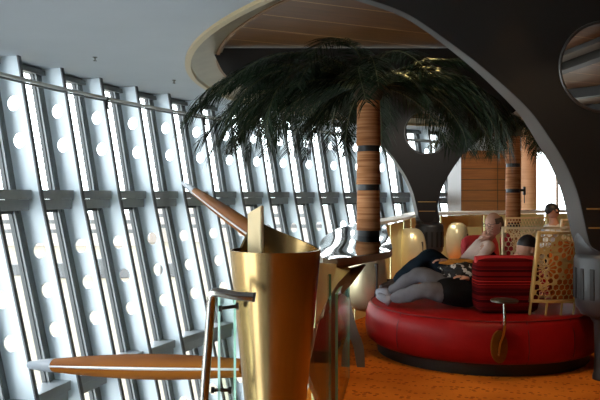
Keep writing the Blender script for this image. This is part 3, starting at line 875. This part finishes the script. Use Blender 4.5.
# ------------------------------------------------------------------ round sofa
SX, SY, SR = 1.735, 6.76, 1.10
sofa = thing('round_sofa', 'big round red leather sofa on a recessed black base, nearest seat', 'sofa', (SX, SY, 0), 0, 'round red lounge sofas')
link('seat', lathe('seat', [(.0, .10), (SR - .12, .10), (SR - .06, .112), (SR - .015, .15), (SR, .24), (SR - .005, .35), (SR - .03, .437), (SR - .07, .468), (SR - .13, .476), (SR - .3, .478), (.0, .478)], 96, angle=60), M['leather'], sofa)
link('plinth', lathe('plinth', [(SR - .12, 0), (SR - .12, .101)], 72), M['plinth'], sofa)
bm = bmesh.new(); tube_bm(bm, [((SR - .055) * math.cos(2 * PI * k / 96), (SR - .055) * math.sin(2 * PI * k / 96), .464) for k in range(96)], .0035, 6, closed=True)
link('piping', finish(bm, 'piping', True), M['seam'], sofa)
for px in (402, 497, 524, 575):
    X = (px - 300) / F * 5.8
    a = -math.acos(max(-1, min(1, (X - SX) / SR)))
    pts = [(r * math.cos(a), r * math.sin(a), z) for r, z in ((SR - .05, .462), (SR - .004, .36), (SR + .001, .23), (SR - .012, .16), (SR - .06, .112))]
    link('seam', tube('seam', pts, .0035, 6), M['seam'], sofa)
# side table fixed to the sofa front
tt = thing('side_table', 'tiny dark side table on a steel pole in front of the red sofa', 'table', ((504.5 - 300) / F * 5.46, 5.46, 0))
link('table_top', lathe('table_top', [(.0, .665), (.098, .665), (.106, .672), (.106, .682), (.100, .686), (.0, .686)], 32), M['dsteel'], tt)
link('pole', tube('pole', smooth([(0, 0, .668), (.0, 0, .60), (.002, .0, .50), (-.002, .03, .40), (-.006, .10, .32), (-.012, .12, .22)], 4), .0125, 12), M['steel'], tt)
pd = flat2d('mount_plate', [[(.062 * math.cos(2 * PI * k / 32), .128 * math.sin(2 * PI * k / 32)) for k in range(32)]], .022, .004)
xf(pd, Matrix.Translation((-.004, .135, .285)) @ Matrix.Rotation(PI / 2, 4, 'X'))
link('mount_plate', pd, M['strut'], tt)

# striped cushion
def pillow(name, w, d, h, pw=4.0, seg=28):
    bm = bmesh.new(); bmesh.ops.create_uvsphere(bm, u_segments=seg, v_segments=seg // 2, radius=1)
    for v in bm.verts:
        c = v.co
        f = lambda t, e: math.copysign(abs(t) ** e, t)
        n_ = (abs(c.x) ** pw + abs(c.y) ** pw + abs(c.z) ** pw) ** (1 / pw)
        v.co = Vector((c.x / n_ * w / 2, c.y / n_ * d / 2, c.z / n_ * h / 2))
    return finish(bm, name, True)
def cushion(loc, rz, tilt, w, d, h, m, label, pw=5):
    o = link('cushion', pillow('cushion', w, d, h, pw), m, None, loc, rz)
    o.rotation_euler = (tilt, 0, rz); return tag(o, label, 'cushion', 'red sofa cushions')
c1 = thing('striped_backrest', 'large red striped cloth backrest standing on the sofa before the screens', 'cushion', ((505 - 300) / F * 6.12, 6.12, .478))
pm = pillow('cushion_body', .54, .26, .47, 7, 40)
for v in pm.vertices:
    if v.co.z > .1: v.co.y += (v.co.z - .1) * .25
xf(pm, Matrix.Translation((0, 0, .235)))
link('cushion_body', pm, M['stripes'], c1)
bm = bmesh.new(); tube_bm(bm, [(-.255, .03, .445), (-.14, .03, .452), (.0, .03, .452), (.14, .03, .452), (.255, .03, .445)], .042, 12)
link('rolled_top', finish(bm, 'rolled_top', True, 60), M['redcloth'], c1)
c2 = cushion((1.98, 7.68, .83), .2, -.2, .42, .14, .46, M['redcloth'], 'plain red cushion behind the back of the bald man')
c3 = cushion((2.14, 7.20, .80), 1.35, -.1, .40, .12, .62, M['redcloth'], 'narrow red cushion between the bald man and the lattice screen', 4)
c4 = cushion((2.40, 6.36, .80), -.15, -.12, .26, .10, .56, M['orange'], 'orange patterned cushion glowing behind the front lattice screen', 5)

# lattice screens
def clip_rect(poly, x0, x1, y0, y1):
    for ax, lim, sg in ((0, x0, 1), (0, x1, -1), (1, y0, 1), (1, y1, -1)):
        res = []
        for i, p in enumerate(poly):
            n_ = poly[(i + 1) % len(poly)]
            di, dn = (p[ax] - lim) * sg, (n_[ax] - lim) * sg
            if di >= 0: res.append(p)
            if di * dn < 0:
                t = di / (di - dn); res.append((p[0] + (n_[0] - p[0]) * t, p[1] + (n_[1] - p[1]) * t))
        poly = res
        if len(poly) < 3: return None
    area = abs(sum(p[0] * q_[1] - q_[0] * p[1] for p, q_ in zip(poly, poly[1:] + poly[:1]))) / 2
    return poly if area > 1.2e-4 else None
def lattice_outlines(w, h, roset, m=.006):
    outs = [[(0, 0), (w, 0), (w, h), (0, h)]]
    def add(p):
        p = clip_rect(p, m, w - m, m, h - m)
        if p: outs.append(p)
    for (cx, cy) in roset:
        add(circle(cx, cy, .016, 12))
        for k in range(12):
            a = 2 * PI * k / 12 + .13; c, s = math.cos(a), math.sin(a)
            pet = [(.026, -.0040), (.078, -.0150), (.089, 0), (.078, .0150), (.026, .0040)]
            add([(cx + x * c - y * s, cy + x * s + y * c) for x, y in pet])
            a = a + PI / 12
            add(circle(cx + .112 * math.cos(a), cy + .112 * math.sin(a), .0235, 8, a))
    pitch = .052; R0 = .0262; j = 0; y = .02
    while y < h:
        x = .02 + (pitch / 2 if j % 2 else 0)
        while x < w:
            if all(math.hypot(x - a, y - b) > .139 + R0 for a, b in roset): add(circle(x, y, R0, 6, PI / 6))
            elif all(math.hypot(x - a, y - b) > .139 + .012 for a, b in roset): add(circle(x, y, .0105, 6, PI / 6))
            x += pitch
        j += 1; y += pitch * .866
    return outs
def screen(name, label, loc, rz, w, h, z0, roset, m, bend=0.0, legs=False, lean=0.0):
    t = thing(name, label, 'lattice screen', loc, rz, 'gilt lattice screens')
    fw = .017
    me = flat2d('lattice', lattice_outlines(w - 2 * fw, h - 2 * fw, roset), .007)
    xf(me, Matrix.Translation((fw, 0, z0 + fw)) @ Matrix.Rotation(PI / 2, 4, 'X'))
    fr = flat2d('frame', [[(0, 0), (w, 0), (w, h), (0, h)], [(fw, fw), (w - fw, fw), (w - fw, h - fw), (fw, h - fw)]], .03, .003)
    bmf = bmesh.new(); bmf.from_mesh(fr)
    fr_l = xf(fr, Matrix.Translation((0, 0, z0)) @ Matrix.Rotation(PI / 2, 4, 'X'))
    bmf.free()
    bm = bmesh.new(); bm.from_mesh(fr_l)
    bmesh.ops.subdivide_edges(bm, edges=[e for e in bm.edges if e.calc_length() > .12], cuts=8, use_grid_fill=False)
    bmesh.ops.triangulate(bm, faces=[f for f in bm.faces if len(f.verts) > 4])
    bm.to_mesh(fr_l); bm.free()
    parts = [('lattice', me, m), ('frame', fr_l, m)]
    if legs:
        for x in (fw / 2, w * .33, w * .66, w - fw / 2):
            parts.append(('leg', boxes('leg', [(x - .007, x + .007, -.007, .007, 0, z0)]), m))
    for nm, mm, k in parts:
        for v in mm.vertices:
            f = v.co.x / w
            v.co.y += -bend * math.sin(PI * f) + lean * 0
            v.co.x += -lean * (1 - (v.co.z / (z0 + h))) 
        link(nm, mm, k, t)
    return t
ztopA = 1.5 - 32 / F * 7.0
scA = screen('lattice_screen', 'pale gilt lattice screen standing behind the head of the person in black hat',
             (1.985 + .03, 6.98, .478), 0, .78, ztopA - .478, 0, [(.15, .27), (.52, .33)], M['latpale'])
scB = screen('lattice_screen', 'gilt lattice screen standing on thin legs at the front rim of the red sofa',
             ((538 - 300) / F * 5.98, 5.98, .478), .06, .40, .60, .11, [(.08, .27), (.28, .47)], M['lattice'], bend=.05, legs=True, lean=.085)

# second sofa further back, with its own screen
sofa2 = dup(sofa, loc=(3.75, 9.72, 0), rz=.4, label='second round red sofa farther back beyond the lattice screens')
scC = dup(scA, loc=(3.45, 9.25, .478), rz=0, label='farther gilt lattice screen on the second sofa near the arch leg')
scD = dup(scA, loc=(2.92, 9.95, .478), rz=.35, label='farther gilt screen right below the farther palm trunk')

# ------------------------------------------------------------------ people
def skin_mesh(name, chains, levels=2, root=0):
    """chains: list of lists of (x,y,z,r); the first point of later chains joins the nearest earlier vertex if flagged by equal coords"""
    verts, rads, edges = [], [], []
    def vid(p):
        for i, v in enumerate(verts):
            if (Vector(v) - Vector(p[:3])).length < 1e-4: return i
        verts.append(tuple(p[:3])); rads.append(p[3]); return len(verts) - 1
    for ch in chains:
        ids = [vid(p) for p in ch]
        edges += [(a, b) for a, b in zip(ids, ids[1:])]
    me = bpy.data.meshes.new(name); me.from_pydata(verts, edges, [])
    ob = bpy.data.objects.new(name, me); COL.objects.link(ob)
    sk = ob.modifiers.new('skin', 'SKIN'); sk.use_smooth_shade = True
    me.skin_vertices.new() if not me.skin_vertices else None
    lay = me.skin_vertices[0].data
    for i, r in enumerate(rads):
        rr = r if isinstance(r, (tuple, list)) else (r, r)
        lay[i].radius = rr; lay[i].use_root = (i == root)
    ss = ob.modifiers.new('sub', 'SUBSURF'); ss.levels = levels; ss.render_levels = levels
    dg = bpy.context.evaluated_depsgraph_get()
    res = bpy.data.meshes.new_from_object(ob.evaluated_get(dg))
    bpy.data.objects.remove(ob); bpy.data.meshes.remove(me)
    res.name = name
    for p in res.polygons: p.use_smooth = True
    return res

def head_mesh(c, fwd, up, s=1.0):
    """skull with brow, nose, chin, ears; c = centre of skull"""
    fwd = Vector(fwd).normalized(); up = Vector(up); side = fwd.cross(up).normalized(); up = side.cross(fwd).normalized()
    bm = bmesh.new(); bmesh.ops.create_uvsphere(bm, u_segments=28, v_segments=20, radius=1)
    for v in bm.verts:
        x, y, z = v.co   # x forward, y side, z up
        X = x * .098; Y_ = y * .076; Z = z * .118
        if z < -.1 and x > -.1:           # jaw narrows
            k = min(1, (-z - .1) / .9); Y_ *= 1 - .35 * k; X *= 1 - .02 * k
        if z < -.3 and x < .1: X *= .8
        # nose
        d = math.hypot(y / .17, (z + .12) / .30)
        if x > .4 and d < 1: X += .026 * (1 - d) ** .8 * (1.2 if z < -.05 else .7)
        # eye sockets
        for sg in (-1, 1):
            d = math.hypot((y - sg * .38) / .2, (z - .04) / .12)
            if x > .3 and d < 1: X -= .010 * (1 - d)
        # lips
        d = math.hypot(y / .32, (z + .52) / .09)
        if x > .2 and d < 1: X += .006 * (1 - d)
        v.co = Vector((X, Y_, Z))
    for sg in (-1, 1):                      # ears
        r = bmesh.ops.create_icosphere(bm, subdivisions=2, radius=1)
        for v in r['verts']: v.co = Vector((v.co.x * .018 - .01, v.co.y * .009 + sg * .078, v.co.z * .031 - .008))
    mt = Matrix((( fwd.x, side.x, up.x, c[0]), (fwd.y, side.y, up.y, c[1]), (fwd.z, side.z, up.z, c[2]), (0, 0, 0, 1)))
    bmesh.ops.scale(bm, vec=(s, s, s), verts=bm.verts)
    bmesh.ops.transform(bm, matrix=mt, verts=bm.verts)
    return finish(bm, 'head', True), mt

def hair_mesh(mt, kind, s=1.0):
    bm = bmesh.new(); bmesh.ops.create_uvsphere(bm, u_segments=28, v_segments=20, radius=1)
    for v in bm.verts:
        v.co = Vector((v.co.x * .107 - .004, v.co.y * .085, v.co.z * .127 + .003))
    dele = []
    for v in bm.verts:
        x, y, z = v.co
        if kind == 'bald':
            keep = x < .045 and -.06 < z < .075 and not (x > .0 and z < .0)
        elif kind == 'cap':
            keep = z > .02 or (x < -.03 and z > -.07)
        else:
            keep = z > .025 + .35 * max(0, x - .06) or (x < .03 and z > -.07)
        if not keep: dele.append(v)
    bmesh.ops.delete(bm, geom=dele, context='VERTS')
    for v in bm.verts: v.co += Vector(v.co).normalized() * .004 * mnoise.noise(v.co * 40)
    bmesh.ops.scale(bm, vec=(s, s, s), verts=bm.verts)
    bmesh.ops.transform(bm, matrix=mt, verts=bm.verts)
    me = finish(bm, 'hair', True); return me

def hand_chains(wrist, direction, palm_n, curl=.5, s=1.0, thumb=1):
    w = Vector(wrist); d = Vector(direction).normalized(); n_ = Vector(palm_n); n_ = (n_ - d * n_.dot(d)).normalized(); sd = d.cross(n_) * thumb
    ch = []
    base = w + d * .045 * s
    ch.append([(*w, .024), (*base, (.030 * s, .018 * s)), (*(w + d * .085 * s), (.034 * s, .016 * s))])
    for k, (off, L) in enumerate(((.030, .070), (.010, .080), (-.010, .074), (-.030, .058))):
        r0 = w + d * .080 * s + sd * off * s
        p1 = r0 + (d * math.cos(curl * .5) + n_ * math.sin(curl * .5)) * L * .45 * s
        p2 = p1 + (d * math.cos(curl * 1.3) + n_ * math.sin(curl * 1.3)) * L * .32 * s
        p3 = p2 + (d * math.cos(curl * 2.0) + n_ * math.sin(curl * 2.0)) * L * .28 * s
        ch.append([(*r0, .0095 * s), (*p1, .009 * s), (*p2, .0082 * s), (*p3, .0068 * s)])
    t0 = w + d * .03 * s + sd * .024 * s
    t1 = t0 + (d * .7 + sd * .7 + n_ * .2).normalized() * .04 * s
    t2 = t1 + (d * .9 + sd * .2 + n_ * .4).normalized() * .03 * s
    ch.append([(*t0, .012 * s), (*t1, .0105 * s), (*t2, .008 * s)])
    return ch

def join(meshes, name):
    bm = bmesh.new()
    for m in meshes: bm.from_mesh(m)
    me = bpy.data.meshes.new(name); bm.to_mesh(me); bm.free()
    for p in me.polygons: p.use_smooth = True
    return me

def person(label, J, shirt, trousers, shoes, hair, head_dir, head_up, hs=1.0, hands=True, group=None, palm=((0, 0, -1), (0, 0, -1)), hairmat=None, shirt_name='shirt'):
    """J: pelvis, chest, neck, head; arms: lists shoulder-elbow-wrist; legs: hip-knee-ankle-toe (world coordinates)"""
    t = thing('person', label, 'person', (J['pelvis'][0], J['pelvis'][1], .478 if 'base' not in J else J['base']), 0, group)
    off = Matrix.Translation(-Vector(t.location))
    V = Vector
    pel, ch, nk = V(J['pelvis']), V(J['chest']), V(J['neck'])
    mid = pel.lerp(ch, .5)
    def chains(k, part):
        c = []
        if part in ('all', 'top'):
            c.append([(*pel, (.125 * k, .125 * k)), (*mid, (.118 * k, .118 * k)), (*ch, (.135 * k, .135 * k)), (*ch.lerp(nk, .6), (.085 * k, .085 * k))] + ([(*nk, .055), (*V(J['head']), .05)] if part == 'all' else []))
            for arm in J['arms']:
                a = [V(p) for p in arm]
                pts = [(*ch, .135 * k), (*a[0], .062 * k), (*a[0].lerp(a[1], .5), .052 * k), (*a[1], .044 * k), (*a[1].lerp(a[2], .5), .039 * k), (*a[2], .029 * k)]
                c.append(pts)
        if part in ('all', 'bot'):
            if part == 'bot': c.append([(*pel, .135 * k), (*pel.lerp(mid, .5), .125 * k)])
            for leg in J['legs']:
                l = [V(p) for p in leg]
                pts = [(*pel, .135 * k), (*l[0], .092 * k), (*l[0].lerp(l[1], .5), .082 * k), (*l[1], .064 * k), (*l[1].lerp(l[2], .4), .060 * k), (*l[2], .042 * k)]
                c.append(pts)
        return c
    body = skin_mesh('body', chains(.86, 'all'))
    hd, mt = head_mesh(J['head'], head_dir, head_up, hs)
    parts = [body, hd]
    if hands:
        for arm, pn, th in zip(J['arms'], palm, (1, -1)):
            a = [V(p) for p in arm]
            for hc in hand_chains(a[2], a[2] - a[1] if len(arm) < 4 else V(arm[3]) - a[2], pn, .55, 1.0, th):
                parts.append(skin_mesh('hand', [hc], 1))
    bd = join(parts, 'body'); xf(bd, off)
    link('body', bd, M['skin'], t)
    o = skin_mesh(shirt_name, chains(1.0, 'top')); xf(o, off); link(shirt_name, o, shirt, t)
    o = skin_mesh('trousers', chains(1.13, 'bot'), 3)
    for v in o.vertices: v.co += v.normal * (.008 + .014 * mnoise.noise(Vector((v.co.x * 14, v.co.y * 6, v.co.z * 12))))
    xf(o, off); link('trousers', o, trousers, t)
    if hair:
        o = hair_mesh(mt, hair, hs); xf(o, off); link('hair' if hair != 'cap' else 'cap', o, hairmat or M['greyhair'], t)
    for leg in J['legs']:
        if len(leg) > 3:
            an, toe = V(leg[2]), V(leg[3]); d = (toe - an)
            up = V(leg[1]) - an; up.normalize()
            heel = an - d.normalized() * .05 - up * .05
            o = skin_mesh('shoe', [[(*heel, .038), (*(an.lerp(toe, .35) - up * .045), .042), (*(an.lerp(toe, .8) - up * .05), .038), (*(toe - up * .055), .026)], [(*(an.lerp(toe, .35) - up * .045), .042), (*(an + up * .02), .046)]])
            xf(o, off); link('shoe', o, shoes, t)
    return t, mt, off

# the bald man, reclining, one knee up
J1 = dict(pelvis=(1.63, 7.26, .635), chest=(1.85, 7.30, .90), neck=(2.00, 7.30, 1.085), head=(2.015, 7.27, 1.20),
          arms=[[(1.95, 7.12, .985), (1.74, 7.00, .80), (1.49, 7.06, .835)], [(1.98, 7.50, .98), (1.83, 7.50, .86), (1.905, 7.28, 1.075)]],
          legs=[[(1.62, 7.20, .63), (1.33, 7.16, .90), (.97, 7.22, .60), (.86, 7.20, .58)], [(1.62, 7.38, .63), (1.40, 7.48, .80), (1.06, 7.50, .58), (.95, 7.48, .60)]])
p1, mt1, off1 = person('bald bespectacled person reclining in a cream shirt and dark trousers, knee raised', J1, M['cream'], M['navy'], M['shoe'], 'bald', (-.86, -.42, -.18), (-.08, 0, 1), 1.0, palm=((0, 0, -1), (1, 0, .3)))
bm = bmesh.new()
for sg in (-1, 1):
    tube_bm(bm, [(.100 + .004 * math.cos(k / 16 * 2 * PI) * 0, sg * .034 + .022 * math.cos(2 * PI * k / 16), .008 + .017 * math.sin(2 * PI * k / 16)) for k in range(16)], .0022, 5, closed=True)
    tube_bm(bm, [(.10, sg * .056, .012), (.06, sg * .080, .012), (-.01, sg * .083, .008)], .002, 5)
tube_bm(bm, [(.101, -.012, .01), (.106, 0, .013), (.101, .012, .01)], .002, 5)
bmesh.ops.transform(bm, matrix=off1 @ mt1, verts=bm.verts)
link('glasses', finish(bm, 'glasses', True), M['lens'], p1)
# dark waistcoat over his far side
o = skin_mesh('waistcoat', [[(1.80, 7.18, .66, .11), (1.90, 7.17, .82, .115), (1.975, 7.17, .94, .09)]]); xf(o, off1)
link('waistcoat', o, M['black'], p1)

# person in grey trousers stretched out in front
J2 = dict(pelvis=(1.50, 6.40, .605), chest=(1.86, 6.48, .735), neck=(2.02, 6.52, .90), head=(2.105, 6.50, 1.005),
          arms=[[(1.90, 6.30, .83), (1.72, 6.20, .68), (1.52, 6.26, .745)], [(1.94, 6.68, .85), (1.70, 6.74, .72), (1.50, 6.58, .77)]],
          legs=[[(1.44, 6.31, .595), (1.12, 6.24, .655), (.83, 6.40, .545), (.75, 6.42, .60)], [(1.44, 6.50, .60), (1.13, 6.58, .765), (.86, 6.74, .56), (.77, 6.75, .60)]])
p2, mt2, off2 = person('person in grey trousers stretched out on the sofa, black cap seen through the lattice', J2, M['black'], M['greycloth'], M['sock'], 'cap', (-.85, -.35, .1), (.2, 0, 1), 1.0, hairmat=M['blackhair'], shirt_name='coat')
o = skin_mesh('coat_skirt', [[(1.62, 6.36, .62, .155), (1.47, 6.34, .62, .152), (1.33, 6.29, .635, .135), (1.20, 6.26, .645, .105)]]); xf(o, off2)
link('coat_skirt', o, M['black'], p2)
# printed shawl folded on the lap, orange cloth beyond it
def drape(name, pts, m, label, cat, seed):
    bm = bmesh.new(); g = []
    nu, nv = 18, 10
    (x0, y0), (x1, y1) = pts[0][:2], pts[1][:2]
    return None
def cloth(name, cx, cy, cz, sx, sy, sz, seed, m, label, cat, rz=0):
    bm = bmesh.new(); bmesh.ops.create_icosphere(bm, subdivisions=5, radius=1)
    for v in bm.verts:
        c = v.co.copy()
        n_ = mnoise.fractal(c * 1.6 + Vector((seed, 0, 0)), 1, 2, 3) * .28
        f = 1 + n_
        v.co = Vector((c.x * sx * f, c.y * sy * f, math.copysign(abs(c.z) ** .8, c.z) * sz * f))
    me = finish(bm, name, True)
    o = link(name, me, m, None, (cx, cy, cz), rz); return tag(o, label, cat)
cloth('printed_shawl', 1.50, 6.55, .775, .20, .12, .085, 3.1, M['print'], 'black and white printed shawl bundled on the lap above the grey trousers', 'shawl', -.05)
cloth('orange_cloth', 1.60, 6.86, .84, .20, .08, .030, 8.4, M['yellow'], 'orange folded cloth lying between the two reclining people', 'cloth', .0)

# dark haired person on the farther sofa
hx = (552 - 300) / F * 9.9
J3 = dict(pelvis=(hx + .08, 9.95, .60), chest=(hx + .06, 9.95, .98), neck=(hx + .03, 9.92, 1.15), head=(hx, 9.88, 1.275), base=.478,
          arms=[[(hx - .08, 9.74, 1.03), (hx - .20, 9.62, .78), (hx - .36, 9.75, .82)], [(hx + .02, 10.15, 1.03), (hx - .12, 10.22, .78), (hx - .32, 10.02, .82)]],
          legs=[[(hx - .02, 9.86, .59), (hx - .44, 9.84, .58), (hx - .70, 9.84, .55)], [(hx - .02, 10.06, .59), (hx - .44, 10.08, .58), (hx - .70, 10.08, .55)]])
p3, mt3, off3 = person('dark haired person bowing their head on the farther sofa', J3, M['white'], M['black'], M['shoe'], 'full', (-.6, -.25, -.8), (-.8, -.2, .6), .95, hairmat=M['blackhair'])

# ------------------------------------------------------------------ lamps
def spot(loc, target, watts, angle, col, label, size=.05):
    loc = Vector(loc); d = (Vector(target) - loc).normalized()
    t = thing('spotlight', label, 'spotlight', loc); t.rotation_mode = 'QUATERNION'; t.rotation_quaternion = d.to_track_quat('-Z', 'Y')
    link('housing', lathe('housing', [(.03, .10), (.05, .09), (.055, -.02), (.058, -.06), (.050, -.06), (.046, -.01), (.0, -.005)], 20), M['dsteel'], t)
    link('bulb', lathe('bulb', [(.0, -.010), (.03, -.012), (.03, -.016), (.0, -.018)], 16), M['lamp'], t)
    ld = bpy.data.lights.new('spot', 'SPOT'); ld.energy = watts; ld.color = col; ld.spot_size = angle; ld.spot_blend = .6; ld.shadow_soft_size = size
    lo = bpy.data.objects.new('spot_light', ld); COL.objects.link(lo); lo.location = (0, 0, -.07); lo.parent = t
    return t
WARM = (1.0, .66, .34)
spot((1.45, 8.7, 3.78), (1.25, 7.6, 2.75), 200, .7, (1.0, .75, .28), 'ceiling spotlight shining yellow onto the fronds of the nearer palm')
spot((2.2, 4.2, 3.54), (1.75, 5.7, .25), 38, 1.1, WARM, 'added unseen spotlight brightening the front of the red sofa')  # added fill, brightens the sofa leather; no fixture known here
spot((4.6, 7.6, 3.70), (3.2, 8.6, .5), 200, 1.3, WARM, 'ceiling spotlight over the passage behind the lattice screens')
spot((1.0, 4.2, 3.54), (1.2, 5.3, 0), 95, 1.2, WARM, 'added unseen spotlight brightening the patterned carpet')  # added to bring up the carpet, not a known fixture
spot((6.2, 10.6, .12), (6.0, 13.4, 3.8), 190, 1.9, (1, .72, .45), 'floor uplight washing the brown ceiling seen through the round hole')
spot((3.6, 14.2, 3.72), (3.6, 12.2, .3), 35, 1.5, WARM, 'ceiling spotlight beyond the farther palm')
spot((5.0, 15.0, 3.72), (4.9, 17.4, 1.4), 25, 1.2, WARM, 'ceiling spotlight facing the wood clad kiosk')

spot((2.3, 8.4, 3.80), (2.0, 11.2, 1.5), 150, .8, (1, .9, .78), 'added unseen spotlight brightening the rib behind the reclining people')  # invented lamp that lifts the far rib out of the dark
spot((1.5, 11.95, 3.80), (2.3, 13.1, .8), 420, 1.1, (1, .93, .72), 'added unseen spotlight brightening the gold balustrade panels near the slotted collar')  # added light on the panels in place of sunlight
spot((1.9, 7.9, 3.80), (1.1, 9.8, .6), 260, .9, (1, .93, .72), 'added unseen spotlight brightening the gold panels behind the polished ledge')  # second added light for the panels, also replacing sunlight

spot((1.86, 5.02, 3.54), (1.63, 5.5, 2.45), 9, .45, (1, .55, .18), 'added unseen spotlight for an orange glow on the near dark arched rib')  # small lamp put in only to make the orange glow

# ------------------------------------------------------------------ daylight
w = bpy.data.worlds.new('daylight'); S.world = w; w.use_nodes = True
bg = w.node_tree.nodes['Background']
bg.inputs['Color'].default_value = (.88, .955, 1.0, 1); bg.inputs['Strength'].default_value = 8.6
S.view_settings.view_transform = 'Standard'; S.view_settings.look = 'None'
S.view_settings.exposure = 0; S.view_settings.gamma = 1; S.view_settings.use_curve_mapping = False
S.cycles.max_bounces = 10; S.cycles.diffuse_bounces = 5; S.cycles.glossy_bounces = 4; S.cycles.transparent_max_bounces = 24
S.cycles.sample_clamp_indirect = 8
